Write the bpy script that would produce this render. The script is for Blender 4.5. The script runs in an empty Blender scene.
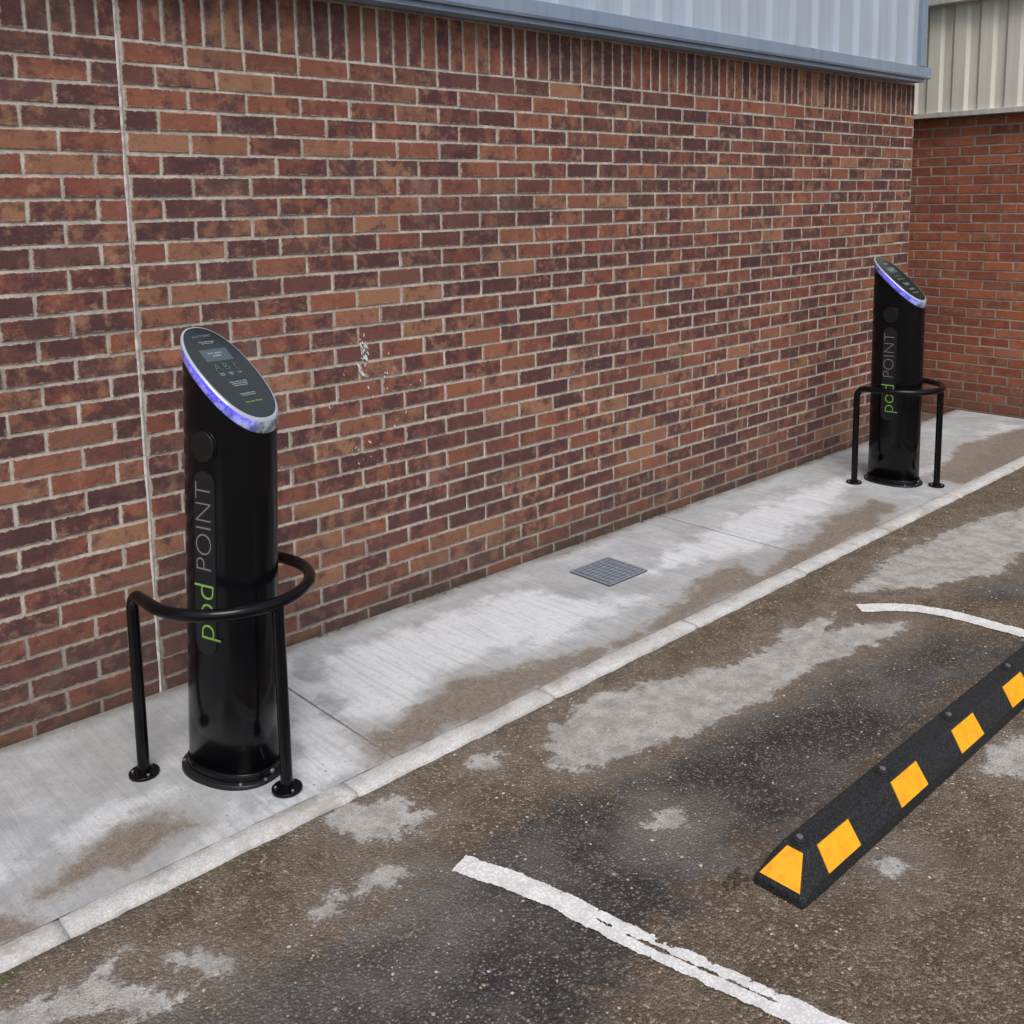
import bpy, bmesh, math, random
import numpy as np
from mathutils import Vector, Matrix, noise as mnoise
random.seed(7); rng=np.random.RandomState(5)
S=bpy.context.scene
COL=S.collection
# ---------------- camera (portrait phone frame, optical axis above the middle of the square crop)
Xh=Vector((1082,158,-1000)).normalized()
Zh=Vector((-110,7089,1000)); Zh=(Zh-Xh*Zh.dot(Xh)).normalized()
Yh=Zh.cross(Xh)
R=Matrix((Xh,Yh,Zh))
CAM=Vector((0,-3.39,1.75))
cd=bpy.data.cameras.new("camera"); cam=bpy.data.objects.new("camera",cd); COL.objects.link(cam)
cam.matrix_world=Matrix.Translation(CAM)@R.to_4x4()
cd.sensor_width=36; cd.lens=1000/1024*36; cd.shift_y=-171/1024; cd.clip_end=500; cd.clip_start=.05
S.camera=cam
# ---------------- helpers
def link(ob,parent=None):
    COL.objects.link(ob)
    if parent: ob.parent=parent
    return ob
def empty(name,loc=(0,0,0)):
    e=bpy.data.objects.new(name,None); e.location=loc; COL.objects.link(e); e.empty_display_size=.2; return e
def mesh(name,vs,fs,mat=None,parent=None,smooth=False):
    me=bpy.data.meshes.new(name); me.from_pydata([tuple(v) for v in vs],[],fs); me.update()
    if mat: me.materials.append(mat)
    if smooth:
        for p in me.polygons: p.use_smooth=True
    return link(bpy.data.objects.new(name,me),parent)
def box(name,a,b,mat,parent=None,bevel=0):
    x0,y0,z0=a;x1,y1,z1=b
    vs=[(x0,y0,z0),(x1,y0,z0),(x1,y1,z0),(x0,y1,z0),(x0,y0,z1),(x1,y0,z1),(x1,y1,z1),(x0,y1,z1)]
    fs=[(0,3,2,1),(4,5,6,7),(0,1,5,4),(1,2,6,5),(2,3,7,6),(3,0,4,7)]
    ob=mesh(name,vs,fs,mat,parent)
    if bevel:
        m=ob.modifiers.new("b","BEVEL"); m.width=bevel; m.segments=2
    return ob
class NT:
    def __init__(s,name):
        s.m=bpy.data.materials.new(name); s.m.use_nodes=True; s.t=s.m.node_tree; s.n=s.t.nodes; s.n.clear()
        s.out=s.n.new("ShaderNodeOutputMaterial"); s.b=s.n.new("ShaderNodeBsdfPrincipled")
        s.t.links.new(s.b.outputs[0],s.out.inputs[0]); s.tc=None; s.cache={}
    def L(s,a,b): s.t.links.new(a,b)
    def set(s,inp,v):
        if isinstance(v,bpy.types.NodeSocket): s.L(v,inp)
        else:
            try: inp.default_value=v
            except Exception: inp.default_value=(*v,1)
    def pos(s):
        if not s.tc: s.tc=s.n.new("ShaderNodeTexCoord")
        return s.tc.outputs["Object"]
    def mapv(s,vec,scale=(1,1,1),loc=(0,0,0)):
        m=s.n.new("ShaderNodeMapping"); s.L(vec,m.inputs[0]); m.inputs["Scale"].default_value=scale; m.inputs["Location"].default_value=loc; return m.outputs[0]
    def noise(s,scale,detail=4,rough=.55,vec=None,dist=0):
        detail=min(detail,5)
        key=(scale,detail,rough)
        if vec is None and key in s.cache: return s.cache[key]
        k=s.n.new("ShaderNodeTexNoise"); s.L(vec or s.pos(),k.inputs["Vector"]); k.inputs["Scale"].default_value=scale
        k.inputs["Detail"].default_value=detail; k.inputs["Roughness"].default_value=rough; k.inputs["Distortion"].default_value=dist
        if vec is None: s.cache[key]=k.outputs[0]
        return k.outputs[0]
    def vor(s,scale,vec=None,feat='F1',out=0):
        key=('v',scale,feat)
        if vec is None and key in s.cache: return s.cache[key].outputs[out]
        k=s.n.new("ShaderNodeTexVoronoi"); k.feature=feat; s.L(vec or s.pos(),k.inputs["Vector"]); k.inputs["Scale"].default_value=scale
        if vec is None: s.cache[key]=k
        return k.outputs[out]
    def math(s,op,a,b=0,c=0,clamp=False):
        k=s.n.new("ShaderNodeMath"); k.operation=op; k.use_clamp=clamp
        for i,v in enumerate((a,b,c)): s.set(k.inputs[i],v)
        return k.outputs[0]
    def rng(s,v,a,b,c=0,d=1,smooth=True):
        k=s.n.new("ShaderNodeMapRange"); k.interpolation_type='SMOOTHSTEP' if smooth else 'LINEAR'
        s.set(k.inputs[0],v)
        for i,q in enumerate((a,b,c,d)): s.set(k.inputs[i+1],q)
        return k.outputs[0]
    def mix(s,f,a,b,blend='MIX'):
        k=s.n.new("ShaderNodeMix"); k.data_type='RGBA'; k.blend_type=blend
        s.set(k.inputs[0],f); s.set(k.inputs[6],a if not isinstance(a,tuple) else (*a,1)); s.set(k.inputs[7],b if not isinstance(b,tuple) else (*b,1))
        return k.outputs[2]
    def ramp(s,f,stops,interp='LINEAR'):
        k=s.n.new("ShaderNodeValToRGB"); s.set(k.inputs[0],f); r=k.color_ramp; r.interpolation=interp
        while len(r.elements)<len(stops): r.elements.new(.5)
        for e,(p,c) in zip(r.elements,stops): e.position=p; e.color=(*c,1)
        return k.outputs[0]
    def attr(s,name,out="Fac"):
        k=s.n.new("ShaderNodeAttribute"); k.attribute_name=name; return k.outputs[out]
    def sep(s,v):
        k=s.n.new("ShaderNodeSeparateXYZ"); s.L(v,k.inputs[0]); return k.outputs
    def bump(s,h,strength=.5,dist=.01):
        k=s.n.new("ShaderNodeBump"); s.set(k.inputs["Height"],h); k.inputs["Strength"].default_value=strength; k.inputs["Distance"].default_value=dist
        s.L(k.outputs[0],s.b.inputs["Normal"]); return k.outputs[0]
    def col(s,c): s.set(s.b.inputs["Base Color"],c if not isinstance(c,tuple) else (*c,1))
    def rough(s,c): s.set(s.b.inputs["Roughness"],c)
def simple(name,c,rough=.5,metal=0,var=.15,ns=8):
    m=NT(name); n=m.noise(ns,5)
    m.col(m.mix(m.rng(n,.3,.7),tuple(x*(1-var) for x in c),tuple(min(1,x*(1+var)) for x in c)))
    m.rough(rough); m.b.inputs["Metallic"].default_value=metal
    return m.m
# ---------------- brick material
def brick_mat(name,stops,darkamt,smear,moss=True):
    m=NT(name); at=m.attr("bc","Color"); r=m.sep(at)
    off=m.n.new("ShaderNodeVectorMath"); off.operation='MULTIPLY_ADD'; m.L(at,off.inputs[0]); off.inputs[1].default_value=(37,51,43); m.L(m.pos(),off.inputs[2])
    P=off.outputs[0]
    base=m.ramp(r[0],stops)
    bl=m.noise(12,4,.72,vec=P)
    thr=m.math('MULTIPLY_ADD',r[1],.26,.36)
    blot=m.rng(m.math('SUBTRACT',bl,thr),-.09,.13)
    c=m.mix(m.math('MULTIPLY',blot,darkamt),base,(.080,.040,.045))
    li=m.rng(m.noise(21,3,.68,vec=P),.48,.72)
    c=m.mix(m.math('MULTIPLY',li,m.math('MULTIPLY',r[2],.65)),c,(.44,.25,.15))
    fine=m.noise(260,2,.7); c=m.mix(m.rng(fine,.3,.75,0,.6),c,m.mix(.45,c,(.02,.014,.012)))
    pits=m.rng(m.vor(120),.0,.22,1,0); c=m.mix(m.math('MULTIPLY',pits,.4),c,(.04,.024,.024))
    xyz=m.sep(m.pos())
    uv=m.n.new("ShaderNodeUVMap").outputs[0]; q=m.sep(uv)
    ex=m.math('MINIMUM',q[0],m.math('SUBTRACT',m.attr("bw"),q[0])); ey=m.math('MINIMUM',q[1],m.math('SUBTRACT',m.attr("bh"),q[1]))
    e=m.math('MINIMUM',ex,ey)
    sm=m.rng(m.math('ADD',e,m.math('MULTIPLY',m.math('SUBTRACT',m.noise(55,4,.7),.5),.024)),.001,.0045,1,0)
    c=m.mix(m.math('MULTIPLY',sm,smear),c,(.44,.385,.32))
    haze=m.rng(m.noise(3.1,5,.72),.55,.78,0,.32); c=m.mix(haze,c,(.40,.33,.28))
    soot=m.rng(m.noise(1.1,4,.65),.48,.72,0,.38); c=m.mix(soot,c,(.07,.045,.04))
    z=xyz[2]
    d=m.rng(m.math('ADD',z,m.math('MULTIPLY',m.noise(4,4,.65),.5)),.15,.85,.50,0)
    c=m.mix(d,c,(.07,.045,.038))
    if moss:
        gm=m.rng(m.math('ADD',z,m.math('MULTIPLY',m.noise(6,4,.7),.3)),.08,.24,.7,0); c=m.mix(gm,c,(.06,.055,.038))
    m.col(c); m.rough(.85); m.b.inputs["Specular IOR Level"].default_value=.25
    m.bump(m.math('ADD',m.noise(60,4,.75),m.math('MULTIPLY',pits,-.6)),.9,.003)
    return m.m
M_brick=brick_mat("brindled_brick",[(0,(.20,.070,.050)),(.18,(.32,.125,.072)),(.36,(.235,.078,.055)),(.52,(.36,.185,.105)),(.66,(.26,.095,.063)),(.84,(.135,.060,.056)),(1,(.30,.135,.080))],.85,.75)
M_brick2=brick_mat("red_brick",[(0,(.36,.100,.048)),(.4,(.45,.150,.07)),(.7,(.31,.09,.048)),(1,(.41,.15,.08))],.4,.35,False)
def mortar_mat(name,a,b):
    m=NT(name); c=m.mix(m.rng(m.noise(25,4,.7),.3,.7),a,b)
    c=m.mix(m.rng(m.noise(2,4,.65),.42,.72,0,.5),c,tuple(x*.5 for x in a))
    z=m.sep(m.pos())[2]; c=m.mix(m.rng(m.math('ADD',z,m.math('MULTIPLY',m.noise(4,4,.6),.5)),.15,.75,.70,0),c,(.10,.08,.065))
    m.col(c); m.rough(.95); m.bump(m.noise(150,2,.7),.8,.003); return m.m
M_mort=mortar_mat("pale_mortar",(.38,.335,.275),(.64,.585,.51))
M_mort2=mortar_mat("grey_mortar",(.28,.25,.21),(.40,.36,.32))

def brick_wall(name,org,u,n,L,z0,courses,soldier,mat,mmat,parent,cuts=(),d=.0045):
    org=Vector(org);u=Vector(u);n=Vector(n)
    V=[];F=[];BC=[];UV=[];BW=[];BH=[]
    def brick(a,b,z0,z1):
        w=b-a;h=z1-z0
        if w<.02: return
        j=lambda k: random.uniform(-k,k)
        dep=j(.0018); tilt=j(.0014); tz=j(.0012)
        ch=.003; cc=(random.random(),random.random(),random.random())
        base=len(V)
        A=[(a+j(.002),z0+j(.0018)),(b+j(.002),z0+j(.0018)),(b+j(.002),z1+j(.0018)),(a+j(.002),z1+j(.0018))]
        sg=[(1,1),(-1,1),(-1,-1),(1,-1)]
        for k,(p,q) in enumerate(A): V.append(org+u*p+n*(-.02)+Vector((0,0,q)))
        for k,(p,q) in enumerate(A): V.append(org+u*p+n*(dep-ch*.7+tilt*sg[k][0])+Vector((0,0,q)))
        for k,(p,q) in enumerate(A): V.append(org+u*(p+sg[k][0]*ch)+n*(dep+tilt*sg[k][0]+tz*sg[k][1])+Vector((0,0,q+sg[k][1]*ch)))
        fs=[(8,9,10,11)]
        for k in range(4):
            l=(k+1)%4
            fs+= [(4+k,4+l,8+l,8+k),(k,l,4+l,4+k)]
        for f in fs:
            F.append([base+i for i in f])
            for i in f:
                p,q=A[i%4]; o=0 if i<8 else ch
                UV.append((min(max(p-a,0),w)+sg[i%4][0]*o,min(max(q-z0,0),h)+sg[i%4][1]*o))
                BC.append((*cc,1)); BW.append(w); BH.append(h)
    segs=[];c=[0]+list(cuts)+[L]
    for i in range(len(c)-1): segs.append((c[i]+(.007 if i else 0),c[i+1]-(.007 if i<len(c)-2 else 0)))
    for k in range(courses):
        z=z0+k*.075+.005
        off=(0 if k%2 else .1125)
        for s0,s1 in segs:
            x=math.floor(s0/.225)*.225-off-.225
            while x<s1:
                a=max(x+.005,s0);b=min(x+.22,s1)
                if b-a>.03: brick(a,b,z,z+.065)
                x+=.225
    zt=z0+courses*.075
    if soldier:
        for s0,s1 in segs:
            x=s0
            while x<s1:
                a=x+.005;b=min(x+.07,s1)
                if b-a>.03: brick(a,b,zt+.005,zt+.215)
                x+=.075
        zt+=.225
    ob=mesh(name+"_bricks",V,F,mat,parent); me=ob.data
    a=me.attributes.new("bc",'FLOAT_COLOR','CORNER'); a.data.foreach_set("color",np.array(BC).ravel())
    a=me.attributes.new("bw",'FLOAT','CORNER'); a.data.foreach_set("value",np.array(BW))
    a=me.attributes.new("bh",'FLOAT','CORNER'); a.data.foreach_set("value",np.array(BH))
    uvl=me.uv_layers.new(name="UVMap"); uvl.data.foreach_set("uv",np.array(UV).ravel())
    p0=org+n*(-d);p1=org+u*L+n*(-d)
    mesh(name+"_mortar",[p0+Vector((0,0,z0)),p1+Vector((0,0,z0)),p1+Vector((0,0,zt)),p0+Vector((0,0,zt))],[(0,1,2,3)],mmat,parent)
    return zt
# ---------------- cladding
def clad_mat(name,c,streak):
    m=NT(name); st=m.noise(3,3,.6,vec=m.mapv(m.pos(),(6,6,.35)))
    col=m.mix(m.rng(st,.35,.75),tuple(c),tuple(x*streak for x in c))
    col=m.mix(m.rng(m.noise(1.2,3),.4,.7,0,.2),col,(.38,.39,.39)); m.col(col); m.rough(.42); return m.m
M_blue=clad_mat("blue_grey_cladding",(.42,.49,.58),.86)
M_trim=clad_mat("blue_flashing",(.24,.31,.41),.85)
M_drip=clad_mat("dark_drip",(.12,.15,.20),.85)
M_cream=clad_mat("cream_cladding",(.70,.68,.58),.86)
M_cream2=clad_mat("cream_flashing",(.55,.55,.50),.7)
def cladding(name,org,u,n,L,z0,z1,mat,parent,pitch=.2,dep=.028,prof=((0,0),(.5,0),(.58,1),(.82,1),(.90,0))):
    org=Vector(org);u=Vector(u);n=Vector(n);pts=[];x=0
    while x<L:
        for a,b in prof:
            if x+a*pitch<=L: pts.append((x+a*pitch,b*dep))
        x+=pitch
    pts.append((L,0)); V=[];F=[]
    for p,q in pts:
        for z in (z0,z1): V.append(org+u*p+n*q+Vector((0,0,z)))
    for i in range(len(pts)-1): F.append((2*i,2*i+2,2*i+3,2*i+1))
    return mesh(name,V,F,mat,parent)
# ---------------- main building
B1=empty("brick_warehouse")
x0=-4.0;X1=7.15
zt=brick_wall("wall",(x0,0,0),(1,0,0),(0,-1,0),X1-x0,-.025-.075,32,True,M_brick,M_mort,B1,cuts=(1.39-x0,))
brick_wall("end_wall",(X1,0,0),(0,1,0),(1,0,0),6,-.1,32,True,M_brick,M_mort,B1)
box("wall_core",(x0,.012,-.1),(X1-.012,6,zt),M_mort,B1)
m=NT("white_sealant"); m.col(m.mix(m.rng(m.noise(30,3),.4,.65),(.66,.64,.61),(.42,.36,.32))); m.rough(.8); M_seal=m.m
V=[];F=[];N=240
for i in range(N+1):
    z=-.02+i*(zt+.0)/N; w=.0045+.003*mnoise.noise(Vector((3,1,z*9))); c=1.385+.002*mnoise.noise(Vector((7,2,z*5)))
    V+=[(c-w,-.0015,z),(c,-.0045,z),(c+w,-.0015,z)]
for i in range(N):
    a=3*i; F+=[(a,a+1,a+4,a+3),(a+1,a+2,a+5,a+4)]
mesh("movement_joint",V,F,M_seal,B1,True)
ZC=zt+.030
cladding("cladding",(x0,-.065,0),(1,0,0),(0,-1,0),X1-x0-.08,ZC+.05,5.2,M_blue,B1,pitch=.25)
cladding("end_cladding",(X1+.01,-.05,0),(0,1,0),(1,0,0),6,ZC+.05,5.2,M_blue,B1)
box("cladding_flashing",(x0,-.100,ZC),(X1-.05,-.02,ZC+.075),M_trim,B1,.004)
box("cladding_drip",(x0,-.106,ZC-.006),(X1-.05,-.1005,ZC+.010),M_drip,B1,.002)
box("soffit_closer",(x0,-.09,zt+.001),(X1-.06,-.001,ZC-.001),M_trim,B1)
box("corner_flashing",(X1-.13,-.098,ZC+.078),(X1-.05,-.03,5.2),M_trim,B1,.004)
box("end_flashing",(X1-.048,-.100,ZC),(X1+.035,6,ZC+.075),M_trim,B1,.004)
box("roof",(x0,-.17,5.202),(X1+.14,6,5.3),M_trim,B1)
box("upper_core",(x0,-.045,ZC+.078),(X1-.055,6,5.19),M_trim,B1)
M_splat=simple("white_splash",(.66,.64,.61),.8,var=.2,ns=40)
def splat(name,cx,cz,n,sx,sz,rmin,rmax,seed):
    rr=random.Random(seed);V=[];F=[]
    for k in range(n):
        a=cx+rr.gauss(0,sx);b=cz+rr.gauss(0,sz);r=rr.uniform(rmin,rmax)*(1 if rr.random()<.3 else .45);c=len(V);K=16
        ph=rr.gauss(0,.5); an=rr.uniform(.25,.8)
        V.append((a,-.0036,b))
        for i in range(K):
            t=i/K*6.283;q=r*(.5+.8*rr.random());lx=q*an*math.cos(t);lz=q*1.6*math.sin(t);V.append((a+lx*math.cos(ph)-lz*math.sin(ph),-.0036,b+lx*math.sin(ph)+lz*math.cos(ph)))
        for i in range(K):F.append((c,c+1+i,c+1+(i+1)%K))
    return mesh(name,V,F,M_splat,B1)
splat("paint_splash",2.325,1.12,34,.013,.045,.006,.018,3)
splat("paint_specks",2.42,1.02,26,.11,.05,.002,.005,4)
splat("paint_scuffs",2.30,.72,34,.10,.12,.002,.006,6)
# ---------------- far building
B2=empty("brick_outbuilding")
XF=8.1
z2=brick_wall("wall",(XF,4,0),(0,-1,0),(-1,0,0),12,-.06,32,False,M_brick2,M_mort2,B2)
box("wall_core",(XF+.012,-8,-.1),(XF+5,4,z2),M_mort2,B2)
cladding("cladding",(XF-.05,4,0),(0,-1,0),(-1,0,0),12,z2+.03,3.2,M_cream,B2,pitch=.2,dep=.022,prof=((0,0),(.3,0),(.42,1),(.88,1)))
box("cladding_flashing",(XF-.10,-8,z2+.004),(XF-.003,4,z2+.045),M_cream2,B2,.003)
box("fascia",(XF-.16,-8,3.2),(XF+5,4,3.34),M_cream2,B2,.005)
box("upper_core",(XF-.04,-8,z2+.046),(XF+5,4,3.19),M_cream2,B2)
cladding("upper_cladding",(XF-.05,4,0),(0,-1,0),(-1,0,0),12,3.345,5.0,M_cream,B2)
box("roof",(XF-.2,-8,5.0),(XF+5,4,5.1),M_cream2,B2)
# ---------------- ground zones, in cm: x, distance out from the wall
ZN={
'light':["140 105 149 103 161 112 165 124 159 129 147 124 138 117","118 135 125 133 139 135 146 139 139 142 122 142 117 139",
"217 119 230 114 252 112 271 119 299 130 322 133 360 141 387 160 374 164 345 158 317 154 292 156 258 151 232 147 212 139 208 133",
"400 128 464 120 549 128 582 136 600 150 551 165 471 166 430 150","188 112 200 113 205 118 197 118 190 117",
"51 116 63 118 75 116 77 117 73 123 82 137 80 140 60 126 49 122","85 125 94 128 93 139 85 132","313 222 331 232 307 241 299 229","342 129 379 135 346 147 323 137",
"205 128 212 126 216 138 208 140","620 150 700 160 720 190 650 185","205 172 212 170 218 176 210 180","232 225 240 224 242 230 234 231"],
'dark':["31 125 67 138 111 146 157 148 196 146 253 157 337 163 378 179 426 207 396 210 377 202 271 202 212 203 186 204 169 204 151 209 136 216 60 260 -50 200","430 170 520 172 640 200 760 230 760 320 600 300 480 260"],
'dirt':["77 76 92 71 107 70 115 86 105 87 84 86 64 85",
"171 74 188 79 204 74 219 68 248 80 280 87 310 90 350 78 396 71 388 90 437 82 483 72 532 70 534 86 494 95 411 97 319 96 235 96 165 95",
"604 72 695 52 765 59 806 80 741 102 648 98 597 94","40 90 60 82 66 96 40 97"],
'pale':["183 8 171 87 153 97 140 94 162 51","196 22 247 20 296 24 313 57 326 69 272 73 238 57 216 65 190 75 172 66","348 50 445 33 587 34 520 58 416 71 384 59","583 63 776 48 789 61 630 80","54 71 103 58 116 64 96 68 68 71","105 90 135 86 150 95 110 96"]}
W={}
for k,v in ZN.items():
    W[k]=[]
    for s in v:
        q=[int(a) for a in s.split()]
        W[k].append([(q[i]/100,-q[i+1]/100) for i in range(0,len(q),2)])
def sdf(px,py,poly):
    P=np.array(poly);inside=np.zeros(px.shape,bool);d=np.full(px.shape,1e9)
    n=len(P)
    for i in range(n):
        a=P[i];b=P[(i+1)%n]
        e=b-a;w0=px-a[0];w1=py-a[1];t=np.clip((w0*e[0]+w1*e[1])/(e@e+1e-12),0,1)
        d=np.minimum(d,np.hypot(w0-e[0]*t,w1-e[1]*t))
        cond=((a[1]>py)!=(b[1]>py))
        xi=(b[0]-a[0])*(py-a[1])/((b[1]-a[1])+1e-12)+a[0]
        inside^=cond&(px<xi)
    return np.where(inside,d,-d)
def hgt(x,y):
    return .004*mnoise.noise(Vector((x*.7,y*.7,3)))+.0018*mnoise.noise(Vector((x*3,y*3,9)))
def sheet(name,xs,ys,zf,mat,fields):
    V=[(x,y,zf(x,y)) for y in ys for x in xs]; nx=len(xs);ny=len(ys)
    F=[(j*nx+i,j*nx+i+1,(j+1)*nx+i+1,(j+1)*nx+i) for j in range(ny-1) for i in range(nx-1)]
    ob=mesh(name,V,F,mat,None,True); me=ob.data
    A=np.array(V)
    for f in fields:
        d=np.full(len(V),-1.0)
        for poly in W[f]: d=np.maximum(d,sdf(A[:,0],A[:,1],poly))
        a=me.attributes.new(f,'FLOAT','POINT'); a.data.foreach_set("value",np.clip(d,-.5,.5))
    return ob
GZ=-.012
# asphalt
m=NT("worn_asphalt")
n1=m.noise(1.6,4,.65);n2=m.noise(9,5,.68);n3=m.noise(40,4,.75);nf=m.noise(330,2,.7)
ag=m.vor(125);agc=m.vor(125,out=1);ag2=m.vor(260)
agr=m.sep(agc)[0];agr2=m.sep(agc)[1]
tar=m.mix(m.rng(n2,.35,.65),(.064,.064,.066),(.115,.113,.111))
tar=m.mix(m.math('MULTIPLY',m.rng(agr,.45,1.0),.9),tar,(.33,.315,.29))
tar=m.mix(m.rng(ag,.22,.48,0,.8),tar,(.020,.019,.019))
tar=m.mix(m.rng(n1,.42,.68,0,.45),tar,(.27,.255,.235))
sand=m.mix(m.rng(n2,.3,.7),(.155,.112,.076),(.30,.232,.165))
sand=m.mix(m.rng(agr,.65,1.0,0,.8),sand,(.50,.43,.34))
sand=m.mix(m.rng(agr2,.7,1.0,0,.65),sand,(.09,.065,.045))
sand=m.mix(m.rng(ag2,.3,.6,0,.6),sand,(.06,.043,.03))
sand=m.mix(m.rng(m.noise(2.5,4,.65),.48,.7,0,.45),sand,(.13,.105,.082))
dk=m.math('ADD',m.attr("dark"),m.math('ADD',m.math('MULTIPLY',m.math('SUBTRACT',n2,.5),.55),m.math('MULTIPLY',m.math('SUBTRACT',m.noise(2.2,4,.6),.5),.4)))
c=m.mix(m.rng(dk,-.07,.10,0,.92),sand,tar)
lt=m.math('ADD',m.attr("light"),m.math('ADD',m.math('MULTIPLY',m.math('SUBTRACT',n2,.5),.24),m.math('MULTIPLY',m.math('SUBTRACT',n3,.5),.10)))
lm=m.rng(lt,-.012,.018)
lc=m.mix(m.rng(m.noise(12,4,.7),.3,.7),(.38,.37,.345),(.64,.63,.60)); lc=m.mix(m.rng(ag2,.35,.6,0,.35),lc,(.22,.21,.19))
c=m.mix(m.rng(lt,-.20,.03,0,.34),c,(.33,.295,.255)); c=m.mix(m.math('MULTIPLY',lm,m.rng(n3,.28,.48,.4,1)),c,lc)
c=m.mix(m.rng(nf,.35,.7,0,.4),c,(.045,.038,.032))
m.col(c); m.rough(.97); m.b.inputs["Specular IOR Level"].default_value=.12
h=m.math('ADD',m.math('MULTIPLY',ag,m.math('MULTIPLY_ADD',lm,.6,-1.0)),m.math('MULTIPLY',nf,.5))
m.bump(h,.9,.006); M_asph=m.m
def axis(lo,hi,st,far):
    a=list(np.arange(lo,hi,st))+[hi]; out=[];v=st
    x=hi
    while x<far: v*=1.6; x+=v; out.append(x)
    pre=[];v=st;x=lo
    while x>-far: v*=1.6; x-=v; pre.append(x)
    return pre[::-1]+a+out
def gz(x,y):
    z=GZ+hgt(x,y)
    if y>-1.0: z=-.06
    return z
sheet("ground",axis(-1.5,8.6,.03,150),axis(-3.6,-.9,.03,150),gz,M_asph,("light","dark"))
# pavement
m=NT("brushed_concrete")
n2=m.noise(6,5,.68);n3=m.noise(35,4,.75);nf=m.noise(240,2,.7)
c=m.mix(m.rng(n2,.3,.7),(.36,.375,.385),(.52,.54,.555))
c=m.mix(m.rng(m.noise(1.3,4,.65),.42,.68,0,.5),c,(.30,.30,.29))
pl=m.math('ADD',m.attr("pale"),m.math('ADD',m.math('MULTIPLY',m.math('SUBTRACT',n2,.5),.4),m.math('MULTIPLY',m.math('SUBTRACT',n3,.5),.14)))
c=m.mix(m.rng(pl,-.06,.06,0,.75),c,(.72,.75,.77))
c=m.mix(m.rng(nf,.42,.75,0,.45),c,(.2,.195,.19))
c=m.mix(m.rng(n3,.5,.72,0,.35),c,(.25,.245,.235))
br=m.noise(50,2,.5,vec=m.mapv(m.pos(),(1,.06,1)))
c=m.mix(m.rng(br,.46,.66,0,.22),c,(.24,.24,.24))
xyz=m.sep(m.pos())
for jx in (1.73,4.25,6.6):
    jd=m.math('ABSOLUTE',m.math('SUBTRACT',m.math('ADD',xyz[0],m.math('MULTIPLY',m.math('SUBTRACT',n3,.5),.012)),jx))
    c=m.mix(m.rng(jd,.002,.006,.75,0),c,(.09,.085,.075))
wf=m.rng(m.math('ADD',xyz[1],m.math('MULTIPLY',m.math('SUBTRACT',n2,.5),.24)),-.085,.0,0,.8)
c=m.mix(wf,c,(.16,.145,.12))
dt=m.math('ADD',m.attr("dirt"),m.math('ADD',m.math('MULTIPLY',m.math('SUBTRACT',n2,.5),.30),m.math('MULTIPLY',m.math('SUBTRACT',n3,.5),.12)))
dm=m.rng(dt,-.03,.04)
dirt=m.mix(m.rng(n3,.3,.7),(.16,.125,.093),(.30,.245,.185)); dirt=m.mix(m.rng(m.vor(160),.3,.6,0,.5),dirt,(.08,.062,.046))
c=m.mix(m.rng(dt,-.14,.02,0,.3),c,(.28,.25,.21)); c=m.mix(m.math('MULTIPLY',dm,.84),c,dirt)
m.col(c); m.rough(.95); m.b.inputs["Specular IOR Level"].default_value=.15
h=m.math('ADD',m.math('MULTIPLY',br,.8),m.math('ADD',m.math('MULTIPLY',n3,.5),m.math('MULTIPLY',nf,.25)))
m.bump(h,.7,.005); M_conc=m.m
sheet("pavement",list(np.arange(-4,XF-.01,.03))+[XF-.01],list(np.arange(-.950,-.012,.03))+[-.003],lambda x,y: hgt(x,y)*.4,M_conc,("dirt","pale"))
# kerb
m=NT("kerb_concrete"); n=m.noise(8,4,.7); c=m.mix(m.rng(n,.3,.7),(.46,.455,.44),(.70,.70,.68)); c=m.mix(m.rng(m.noise(4,4,.75),.50,.64,0,.65),c,(.26,.23,.19))
c=m.mix(m.rng(m.vor(150),.3,.6,0,.3),c,(.22,.21,.19)); m.col(c); m.rough(.9); m.bump(m.noise(60,4,.75),.8,.005); M_kerb=m.m
K=empty("kerb"); kx=.70-.84*5;i=0
while kx<XF:
    L=.84;yj=random.uniform(-.004,.004);zj=.003+random.uniform(-.001,.002)
    V=[];F=[];NS=30;xa,xb=kx+.002,min(kx+L-.002,XF-.02)
    for s in range(NS+1):
        x=xa+(xb-xa)*s/NS
        e=.003 if s in(0,NS) else 0
        wv=lambda k:.006*mnoise.noise(Vector((x*9,k,i)))+.005*mnoise.noise(Vector((x*28,k+5,i)))
        V+=[(x,-1.034+yj,-.1),(x,-1.034+yj+wv(1)+e,zj-.009),(x,-1.026+yj+wv(2)+e,zj+wv(4)*.2-e),(x,-.957+wv(3)*.6,zj+wv(4)*.2-e),(x,-.944+wv(3)*.5,-.004),(x,-.944,-.1)]
    for s in range(NS):
        for k in range(5):a=s*6+k;F.append((a,a+6,a+7,a+1))
    F.append((0,1,2,3,4,5));F.append(tuple(NS*6+k for k in (5,4,3,2,1,0)))
    mesh("edging_stone_%d"%i,V,F,M_kerb,K,True);kx+=L;i+=1
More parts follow.
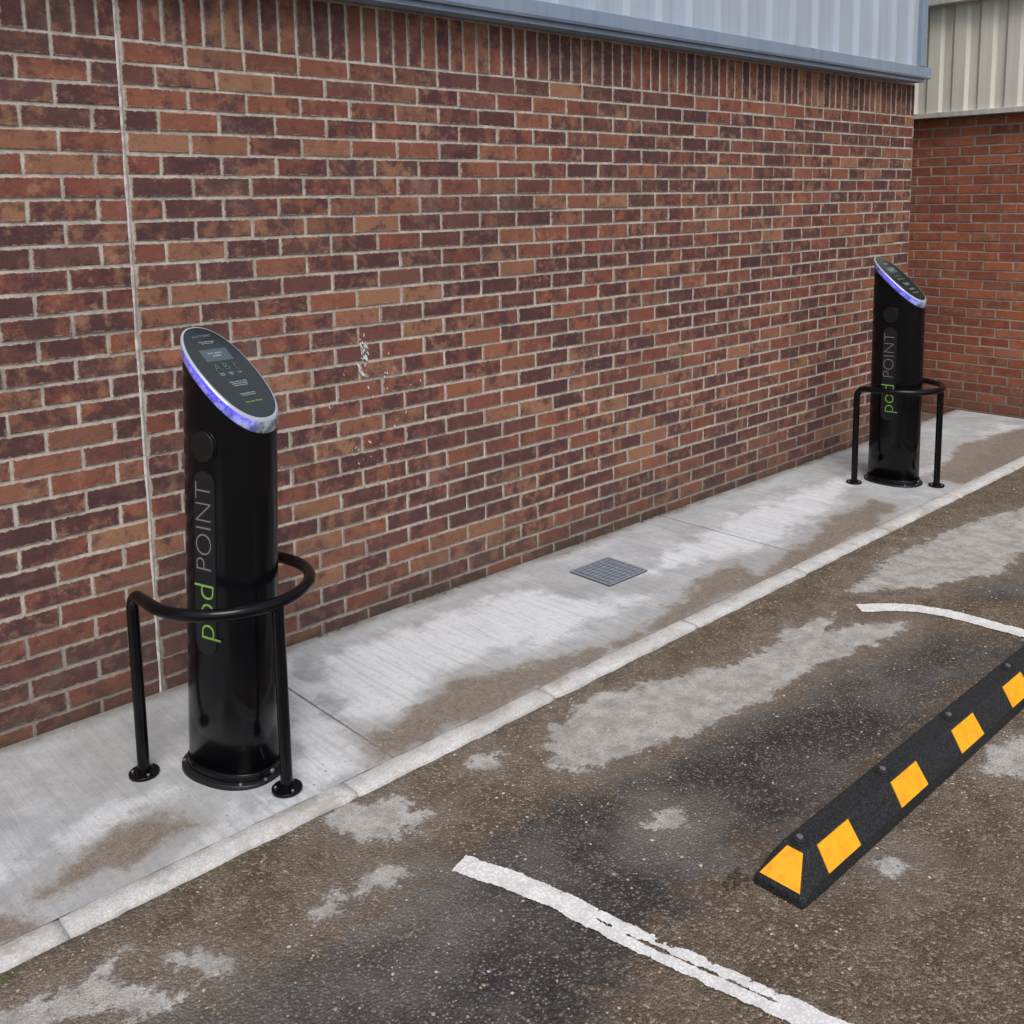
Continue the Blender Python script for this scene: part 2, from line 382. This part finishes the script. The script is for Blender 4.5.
# ---------------- bay markings
m=NT("white_road_paint"); c=m.mix(m.rng(m.noise(20,3),.3,.7),(.66,.66,.64),(.82,.82,.80)); c=m.mix(m.rng(m.vor(125),.3,.6,0,.35),c,(.34,.32,.30)); m.col(c); m.rough(.8)
wear=m.noise(14,5,.75); e=m.attr("edge")
al=m.rng(m.math('ADD',m.math('MULTIPLY',m.math('SUBTRACT',wear,.5),2.3),e),.0,.06)
m.L(al,m.b.inputs["Alpha"]); M_paint=m.m
def line(name,pts,w,split=0):
    P=[]
    for i in range(len(pts)-1):
        p0=Vector(pts[max(i-1,0)]);p1=Vector(pts[i]);p2=Vector(pts[i+1]);p3=Vector(pts[min(i+2,len(pts)-1)])
        for k in range(24):
            t=k/24;P.append(.5*((2*p1)+(p2-p0)*t+(2*p0-5*p1+4*p2-p3)*t*t+(3*p1-p0-3*p2+p3)*t**3))
    P.append(Vector(pts[-1]));V=[];F=[];E=[]
    offs=[-.5,-.38,-.1,.02,.14,.38,.5]
    for i,p in enumerate(P):
        t=(P[min(i+1,len(P)-1)]-P[max(i-1,0)]).normalized();nn=Vector((-t.y,t.x))
        s=max(0,min(1,(i-30)/15))*split*max(0,min(1,(76-i)/12))
        ev=[-.25,.35,.55,.55-.7*s,.55-.25*s,.3-.1*s,-.25]
        for o,e in zip(offs,ev):
            q=p+nn*o*w*1.15;V.append((q.x,q.y,GZ+hgt(q.x,q.y)+.004));E.append(e if 0<i<len(P)-1 else -.3)
    for i in range(len(P)-1):
        for k in range(6):a=i*7+k;F.append((a,a+1,a+8,a+7))
    ob=mesh(name,V,F,M_paint); a=ob.data.attributes.new("edge",'FLOAT','POINT'); a.data.foreach_set("value",E); return ob
line("parking_bay_line",[(1.555,-1.475),(1.630,-1.70),(1.685,-2.02),(1.765,-2.385),(1.86,-2.9),(1.91,-4)],.070,1)
line("parking_bay_line",[(3.86,-1.40),(4.0,-1.53),(4.07,-1.70),(4.09,-1.99),(4.12,-2.6),(4.15,-4)],.078)
# ---------------- drain cover
m=NT("cast_iron"); m.col(m.mix(m.noise(30,3),(.15,.175,.21),(.25,.29,.34))); m.rough(.65); M_iron=m.m
m=NT("iron_groove"); m.col((.045,.05,.055)); m.rough(.8); M_gro=m.m
D=empty("drain_cover",(3.41,-.375,0))
box("frame",(-.135,-.125,-.02),(.135,.125,.006),M_gro,D,.003)
k=0
for i in range(6):
    for j in range(9):
        a=-.112+i*.0385;b=-.108+j*.0245; box("tread_%d"%k,(a,b,.0055),(a+.032,b+.018,.010),M_iron,D,.002);k+=1
for q,(a,b) in enumerate((((-.135,-.125),(.135,-.113)),((-.135,.113),(.135,.125)),((-.135,-.112),(-.120,.112)),((.120,-.112),(.135,.112)))):
    box("rim_%d"%q,(a[0],a[1],.0058),(b[0],b[1],.0085),M_iron,D)
# ---------------- charger
m=NT("gloss_black_metal"); m.col((.004,.004,.005)); m.rough(m.rng(m.noise(5,3,.6),.3,.7,.13,.22)); m.b.inputs["Specular IOR Level"].default_value=.24; M_blk=m.m
m=NT("satin_black"); m.col((.010,.010,.011)); m.rough(.38); m.b.inputs["Specular IOR Level"].default_value=.35; M_sat=m.m
m=NT("label_grey"); m.col((.014,.014,.016)); m.rough(.45); m.b.inputs["Specular IOR Level"].default_value=.3; M_lab=m.m
def prt(name,c):
    m=NT(name); m.col(c); m.rough(.5); return m.m
M_gp=prt("grey_print",(.17,.175,.18)); M_gr=prt("green_print",(.22,.44,.08)); M_wp=prt("white_print",(.38,.42,.41)); M_ic=prt("icon_print",(.10,.13,.12))
m=NT("display_glass"); m.col((.020,.026,.028)); m.rough(.10); M_gl=m.m
m=NT("lcd_screen"); m.col((.07,.10,.115)); m.rough(.15); M_lcd=m.m
m=NT("clear_acrylic_bezel"); ga=m.attr("glow"); sp=m.rng(m.noise(150,2,.7),.40,.62)
m.col(m.mix(m.math('MULTIPLY',ga,1.0,clamp=True),m.mix(m.rng(m.noise(30,4,.7),.35,.65),(.07,.09,.115),(.52,.58,.63)),(.04,.045,.35))); m.rough(.05); m.b.inputs["Coat Weight"].default_value=.8
m.b.inputs["Emission Color"].default_value=(.10,.08,1,1); m.set(m.b.inputs["Emission Strength"],m.math('MULTIPLY',ga,m.math('MULTIPLY_ADD',sp,1.6,.35))); M_led=m.m
m=NT("bezel_edge"); m.col((.38,.42,.45)); m.rough(.10); m.b.inputs["Coat Weight"].default_value=.7; M_edge=m.m
m=NT("steel_bolt"); m.col((.4,.4,.4)); m.rough(.35); m.b.inputs["Metallic"].default_value=.9; M_st=m.m
RX,RY,EN=.110,.150,2.3
def se(t,s=1,add=0):
    c,d=math.cos(t),math.sin(t)
    return (math.copysign(abs(c)**(2/EN),c)*(RX*s+add),math.copysign(abs(d)**(2/EN),d)*(RY*s+add))
SL=.845;ZC0=1.25
def loft(name,rings,mat,par,cap0=False,cap1=False,sm=True):
    n=len(rings[0]);V=[v for r in rings for v in r];F=[]
    for k in range(len(rings)-1):
        for i in range(n):
            j=(i+1)%n;F.append((k*n+i,k*n+j,(k+1)*n+j,(k+1)*n+i))
    if cap0:F.append(tuple(range(n))[::-1])
    if cap1:F.append(tuple((len(rings)-1)*n+i for i in range(n)))
    ob=mesh(name,V,F,mat,par)
    for p in ob.data.polygons:p.use_smooth=sm and len(p.vertices)==4
    return ob
def ring(z,s=1,add=0,slope=0,n=96):
    out=[]
    for i in range(n):
        x,y=se(i/n*2*math.pi,s,add);out.append((x,y,z+slope*y))
    return out
def text(name,s,size,mw,mat,par,ext=.0004):
    c=bpy.data.curves.new(name,'FONT');c.body=s;c.size=size;c.extrude=ext;c.align_x='CENTER';c.align_y='CENTER';c.materials.append(mat)
    o=bpy.data.objects.new(name,c);COL.objects.link(o);o.parent=par;o.matrix_local=mw;return o
def cyl(name,p,axis,r,h,mat,par,bev=.002,n=40):
    bm=bmesh.new();bmesh.ops.create_cone(bm,cap_ends=True,segments=n,radius1=r,radius2=r,depth=h)
    me=bpy.data.meshes.new(name);bm.to_mesh(me);bm.free();me.materials.append(mat)
    o=bpy.data.objects.new(name,me);COL.objects.link(o);o.parent=par
    o.matrix_local=Matrix.Translation(Vector(p))@Vector((0,0,1)).rotation_difference(Vector(axis)).to_matrix().to_4x4()
    b=o.modifiers.new("b","BEVEL");b.width=bev;b.segments=3;b.limit_method='ANGLE'
    for q in me.polygons:q.use_smooth=len(q.vertices)==4
    return o
def charger(loc,rot=0,lean=0):
    E=empty("ev_charging_post",loc)
    E.matrix_world=Matrix.Translation(Vector(loc))@Matrix.Rotation(math.radians(lean),4,'Y')@Matrix.Rotation(math.radians(rot),4,'Z')
    loft("body",[ring(.006),ring(.3),ring(.9),ring(ZC0-.046,slope=SL)],M_blk,E,True,False)
    loft("base_plate",[ring(-.006,add=.022),ring(.008,add=.022),ring(.011,add=.019),ring(.0115,add=-.004)],M_sat,E)
    loft("skirt",[ring(.011,add=.005),ring(.034,add=.005),ring(.036,add=.003),ring(.037,add=-.002)],M_blk,E)
    zb=ZC0-.042
    rr=[ring(zb-.004,add=-.004,slope=SL),ring(zb,add=.002,slope=SL),ring(zb+.006,add=.004,slope=SL),ring(ZC0-.022,add=.004,slope=SL),ring(ZC0-.014,add=.0045,slope=SL),ring(ZC0-.006,add=.0035,slope=SL)]
    o=loft("lit_bezel",rr,M_led,E)
    gl=[]
    lev=[.08,.18,.30,.55,1,1]
    for iv,v in enumerate(o.data.vertices):
        a=math.atan2(v.co.y/RY,v.co.x/RX); dd=abs((a-math.radians(-165)+math.pi)%(2*math.pi)-math.pi)
        gl.append(max(0,1-(dd/math.radians(60))**2)*lev[iv//96])
    at=o.data.attributes.new("glow",'FLOAT','POINT');at.data.foreach_set("value",gl)
    loft("bezel_edge",[ring(ZC0-.006,add=.0034,slope=SL),ring(ZC0-.002,add=.0015,slope=SL),ring(ZC0,add=-.001,slope=SL),ring(ZC0,add=-.0045,slope=SL)],M_edge,E)
    loft("display_face",[ring(ZC0-.004,add=-.004,slope=SL),ring(ZC0+.0008,add=-.0045,slope=SL),ring(ZC0+.0012,add=-.006,slope=SL)],M_gl,E,False,True)
    up=Vector((0,1,SL)).normalized();nn=Vector((1,0,0)).cross(up)
    def face(u,v,h=.0022):
        p=Vector((0,0,ZC0))+Vector((1,0,0))*u+up*v+nn*h
        return Matrix((( 1,up.x,nn.x,p.x),(0,up.y,nn.y,p.y),(0,up.z,nn.z,p.z),(0,0,0,1)))
    def fbox(name,u,v,w,h,mat,z=.0016):
        o=mesh(name,[(-w/2,-h/2,0),(w/2,-h/2,0),(w/2,h/2,0),(-w/2,h/2,0)],[(0,1,2,3)],mat,E);o.matrix_local=face(u,v,z)
    fbox("screen",0,.072,.110,.050,M_lcd)
    text("screen_text","Both sockets\navailable",.0110,face(0,.074),M_wp,E)
    text("header_text","pod POINT",.016,face(0,.152),M_gp,E)
    text("header_text_2","electric vehicle charging\nopen charge point",.0065,face(0,.125),M_wp,E)
    for k,u in enumerate((-.036,0,.036)):
        text("socket_icon_%d"%k,("A","B","?")[k],.038,face(u,.020),M_ic,E)
        text("icon_label_%d"%k,("Type 2\n7 kW","Type 2\n7 kW","Help")[k],.0075,face(u,-.008),M_wp,E)
    text("instructions","Plug in your car, then\nconfirm your charge\nwithin 15 minutes",.0078,face(0,-.050),M_wp,E)
    text("instructions_2","Having trouble? Call us\nor visit the help page",.0066,face(0,-.095),M_wp,E)
    text("url_text","start your charge",.0100,face(0,-.125),M_gr,E)
    for sx in (-1,1):
        V=[];F=[];hw=.042;z0,z1=.40+hw,.965-hw
        pts=[(hw*math.cos(a),z0+hw*math.sin(a)) for a in np.linspace(math.pi,2*math.pi,17)]+[(hw*math.cos(a),z1+hw*math.sin(a)) for a in np.linspace(0,math.pi,17)]
        for x in (sx*(RX-.008),sx*(RX+.0012)):
            for a,b in pts:V.append((x,a,b))
        n=len(pts)
        for i in range(n):F.append((i,(i+1)%n,n+(i+1)%n,n+i))
        F.append(tuple(range(n,2*n)));mesh("label_plate",V,F,M_lab,E)
        T=Matrix(((0,0,sx,sx*(RX+.0018)),(0,-sx*1.0,0,0),(1,0,0,0),(0,0,0,1)))
        def tm(z,dy=0):
            M=T.copy();M[2][3]=z;M[1][3]=dy;return M
        o=text("logo_green","pod",.118,tm(.535),M_gr,E);o.data.offset=-.0022
        o=text("logo_grey","POINT",.094,tm(.795),M_gp,E);o.data.offset=-.0022
        cyl("socket_cover",(sx*(RX-.002),0,1.04),(sx,0,0),.046,.018,M_sat,E)
        cyl("socket_lip",(sx*(RX-.004),0,1.04),(sx,0,0),.053,.012,M_blk,E)
    cyl("lock",(.0,-RY-.006,.022),(0,-1,0),.008,.006,M_st,E,.001,20)
    for a in (-2.4,-1.8,-.9,.6,2.2):
        x,y=se(a,add=.014);cyl("anchor_bolt",(x,y,.012),(0,0,1),.006,.008,M_st,E,.001,6)
    return E
def hoop(loc):
    E=empty("bollard_hoop",loc);r=.0185;zt=.592;R0=.245;cx=.02;yb=.145;rb=.055
    pts=[(cx-R0,yb,0.0),(cx-R0,yb,zt-rb)]
    for a in np.linspace(0,math.pi/2,10)[1:]:pts.append((cx-R0,yb-rb+rb*math.cos(a),zt-rb+rb*math.sin(a)))
    a1=math.radians(40)
    for a in np.linspace(math.pi,2*math.pi+a1,70):pts.append((cx+R0*math.cos(a),R0*math.sin(a),zt))
    ex,ey=cx+R0*math.cos(a1),R0*math.sin(a1);tx,ty=-math.sin(a1),math.cos(a1)
    for a in np.linspace(0,math.pi/2,10)[1:]:pts.append((ex+tx*rb*math.sin(a),ey+ty*rb*math.sin(a),zt-rb*(1-math.cos(a))))
    lx,ly=ex+tx*rb,ey+ty*rb
    pts.append((lx,ly,0))
    def tube(name,pts):
        c=bpy.data.curves.new(name,'CURVE');c.dimensions='3D';c.bevel_depth=r;c.bevel_resolution=8;c.use_fill_caps=True
        s=c.splines.new('POLY');s.points.add(len(pts)-1)
        for p,q in zip(s.points,pts):p.co=(*q,1)
        s.use_smooth=True
        c.materials.append(M_blk);o=bpy.data.objects.new(name,c);COL.objects.link(o);o.parent=E
    tube("hoop_tube",pts);tube("front_leg",[(.05,-R0+.003,0),(.05,-R0+.003,zt-.004)])
    for k,(x,y) in enumerate(((cx-R0,yb),(lx,ly),(.05,-R0+.003))):
        cyl("foot_%d"%k,(x,y,.006),(0,0,1),.046,.010,M_blk,E,.002)
        for q in range(3):
            a=q*2.094+.5;cyl("bolt_%d_%d"%(k,q),(x+.034*math.cos(a),y+.034*math.sin(a),.0135),(0,0,1),.005,.006,M_st,E,.001,6)
    return E
charger((1.35,-.625,.0),18,2.6);hoop((1.345,-.625,.0))
charger((5.785,-.605,.0),2,-.4);hoop((5.80,-.605,.0))
# ---------------- wheel stop
m=NT("recycled_rubber"); m.col(m.mix(m.rng(m.vor(160,out=0),.2,.6),(.036,.037,.040),(.013,.013,.014))); m.rough(.8); m.b.inputs["Specular IOR Level"].default_value=.35; m.bump(m.noise(180,3,.75),.8,.003); M_rub=m.m
m=NT("yellow_reflector"); yc=m.mix(m.rng(m.noise(30,3),.35,.7),(.95,.44,.012),(.84,.36,.010)); yc=m.mix(m.rng(m.noise(60,4,.75),.60,.72,0,.55),yc,(.25,.13,.03)); m.col(yc); m.rough(.5); M_yel=m.m
m=NT("bolt_recess"); m.col((.01,.01,.01)); m.rough(.6); M_rec=m.m
Wd=empty("wheel_stop",(2.055,-2.14,GZ+.002))
LS=1.83
sec=[(.075,0),(.075,.038),(.037,.098),(-.033,.098),(-.073,.036),(-.075,0)]
def section(x): return [(x,y,z) for y,z in sec]
rings=[[(0,.072,0),(0,.072,.02),(0,.060,.024),(0,-.060,.024),(0,-.072,.02),(0,-.072,0)],
       section(.085),section(LS-.085),
       [(LS,.072,0),(LS,.072,.02),(LS,.060,.024),(LS,-.060,.024),(LS,-.072,.02),(LS,-.072,0)]]
V=[v for r in rings for v in r];F=[]
for k in range(3):
    for i in range(5):a=k*6+i;F.append((a,a+1,a+7,a+6))
F.append((0,5,4,3,2,1));F.append(tuple(18+i for i in range(6)))
ob=mesh("rubber_body",V,F,M_rub,Wd);bv=ob.modifiers.new("b","BEVEL");bv.width=.006;bv.segments=3
def quad_on(p00,p10,p11,p01,name,lift=.0022):
    P=[Vector(p) for p in (p00,p10,p11,p01)];n=(P[1]-P[0]).cross(P[3]-P[0]).normalized()
    if n.z<0:n=-n
    V=[p+n*lift for p in P]+[p-n*.002 for p in P]
    mesh(name,V,[(0,1,2,3),(0,4,5,1),(1,5,6,2),(2,6,7,3),(3,7,4,0)],M_yel,Wd)
def lerp(a,b,t):return a+(b-a)*t
yl,yh=-.073,-.033
for k in range(4):
    xc=.205+.40*k
    a=(lerp(yl,yh,.02),lerp(.036,.098,.02));b=(lerp(yl,yh,.97),lerp(.036,.098,.97))
    quad_on((xc-.082,*a),(xc+.082,*a),(xc+.078,*b),(xc-.078,*b),"reflector_%d"%k)
for nm,xa,xb in (("end_reflector_near",.008,.078),("end_reflector_far",LS-.008,LS-.078)):
    za,zb=lerp(.024,.098,.1),lerp(.024,.098,.9)
    quad_on((xa,-.058,za),(xa,.058,za),(xb,.022,zb),(xb,-.024,zb),nm)
for k,x in enumerate((.11,.56,1.0,1.48)):
    cyl("bolt_recess_%d"%k,(x,.006,.0985),(0,0,1),.026,.005,M_rec,Wd,.001,24);cyl("bolt_washer_%d"%k,(x,.006,.102),(0,0,1),.017,.004,M_rub,Wd,.001,24);cyl("bolt_%d"%k,(x,.006,.107),(0,0,1),.0095,.008,M_st,Wd,.001,6)
# ---------------- gravel, moss
def scatter(name,n,fn,mat,rmin,rmax,flat=.6):
    V=[];F=[]
    ico=[Vector(v) for v in ((0,0,1),(.9,0,.2),(.25,.85,.1),(-.7,.5,.25),(-.7,-.55,.1),(.3,-.85,.2),(0,0,-.6))]
    fc=[(0,1,2),(0,2,3),(0,3,4),(0,4,5),(0,5,1),(6,2,1),(6,3,2),(6,4,3),(6,5,4),(6,1,5)]
    for _ in range(n):
        x,y,z=fn();r=random.uniform(rmin,rmax)*(.5+random.random()**3);a=random.random()*6.28;b=len(V)
        for v in ico:
            w=Vector((v.x*random.uniform(.7,1.3),v.y*random.uniform(.6,1.2),v.z*flat));V.append((x+r*(w.x*math.cos(a)-w.y*math.sin(a)),y+r*(w.x*math.sin(a)+w.y*math.cos(a)),z+r*w.z))
        for f in fc:F.append([b+i for i in f])
    return mesh(name,V,F,mat)
m=NT("gravel_stone"); oi=m.noise(25,2); m.col(m.ramp(oi,[(.25,(.13,.10,.075)),(.45,(.31,.25,.18)),(.6,(.50,.44,.35)),(.8,(.19,.17,.15))])); m.rough(.9); M_grav=m.m
def gp():
    while 1:
        x=random.uniform(-.5,8);y=random.uniform(-3.4,-1.04)
        k=.5+.5*mnoise.noise(Vector((x*1.1,y*1.1,5)))
        if y<-2.1 and x>1.7:k+=.35
        if -1.5<y:k+=.2
        if random.random()<k*k:return x,y,GZ+hgt(x,y)+.001
scatter("gravel",22000,gp,M_grav,.0014,.0052)
def pp():
    r=random.random()
    if r<.6: x=random.uniform(-1,8);y=-abs(random.gauss(0,.05))-.005
    else:
        x=random.uniform(.5,6);y=random.uniform(-.93,-.6)
    return x,y,hgt(x,y)*.4+.001
scatter("grit",2200,pp,M_grav,.0015,.0045)
m=NT("leaf_litter"); m.col(m.mix(m.noise(60,3),(.02,.015,.01),(.09,.06,.035))); m.rough(.9); M_lit=m.m
scatter("leaf_litter",45,lambda:(2.03+random.gauss(0,.025),-2.035+random.gauss(0,.02),GZ+.004),M_lit,.004,.010,.5)
m=NT("moss"); m.col(m.mix(m.noise(40,3),(.03,.05,.012),(.09,.11,.03))); m.rough(.9); M_moss=m.m
def mp():
    if random.random()<.93:
        x=random.uniform(-1,8)
        while mnoise.noise(Vector((x*2,0,1)))<.05:x=random.uniform(-1,8)
        return x,-abs(random.gauss(0,.010))-.003,.003
    return .52+random.gauss(0,.03),-1.05+random.gauss(0,.008),GZ+.002
scatter("moss",800,mp,M_moss,.003,.007,.5)
# ---------------- light
w=bpy.data.worlds.new("World");S.world=w;w.use_nodes=True;nt=w.node_tree;bg=nt.nodes["Background"]
sky=nt.nodes.new("ShaderNodeTexSky");sky.sky_type='NISHITA';sky.sun_disc=False
el,az=math.radians(55),math.radians(215)
sky.sun_elevation=el;sky.sun_rotation=az;sky.dust_density=3;sky.air_density=1;nt.links.new(sky.outputs[0],bg.inputs[0]);bg.inputs[1].default_value=.15
sd=bpy.data.lights.new("sun",'SUN');sd.energy=2.0;sd.angle=math.radians(30);sd.color=(1,.97,.93)
so=bpy.data.objects.new("sun",sd);COL.objects.link(so)
dirv=Vector((math.sin(az)*math.cos(el),math.cos(az)*math.cos(el),math.sin(el)))
so.rotation_euler=dirv.to_track_quat('Z','Y').to_euler()
S.view_settings.view_transform='Standard';S.view_settings.look='None';S.view_settings.exposure=0
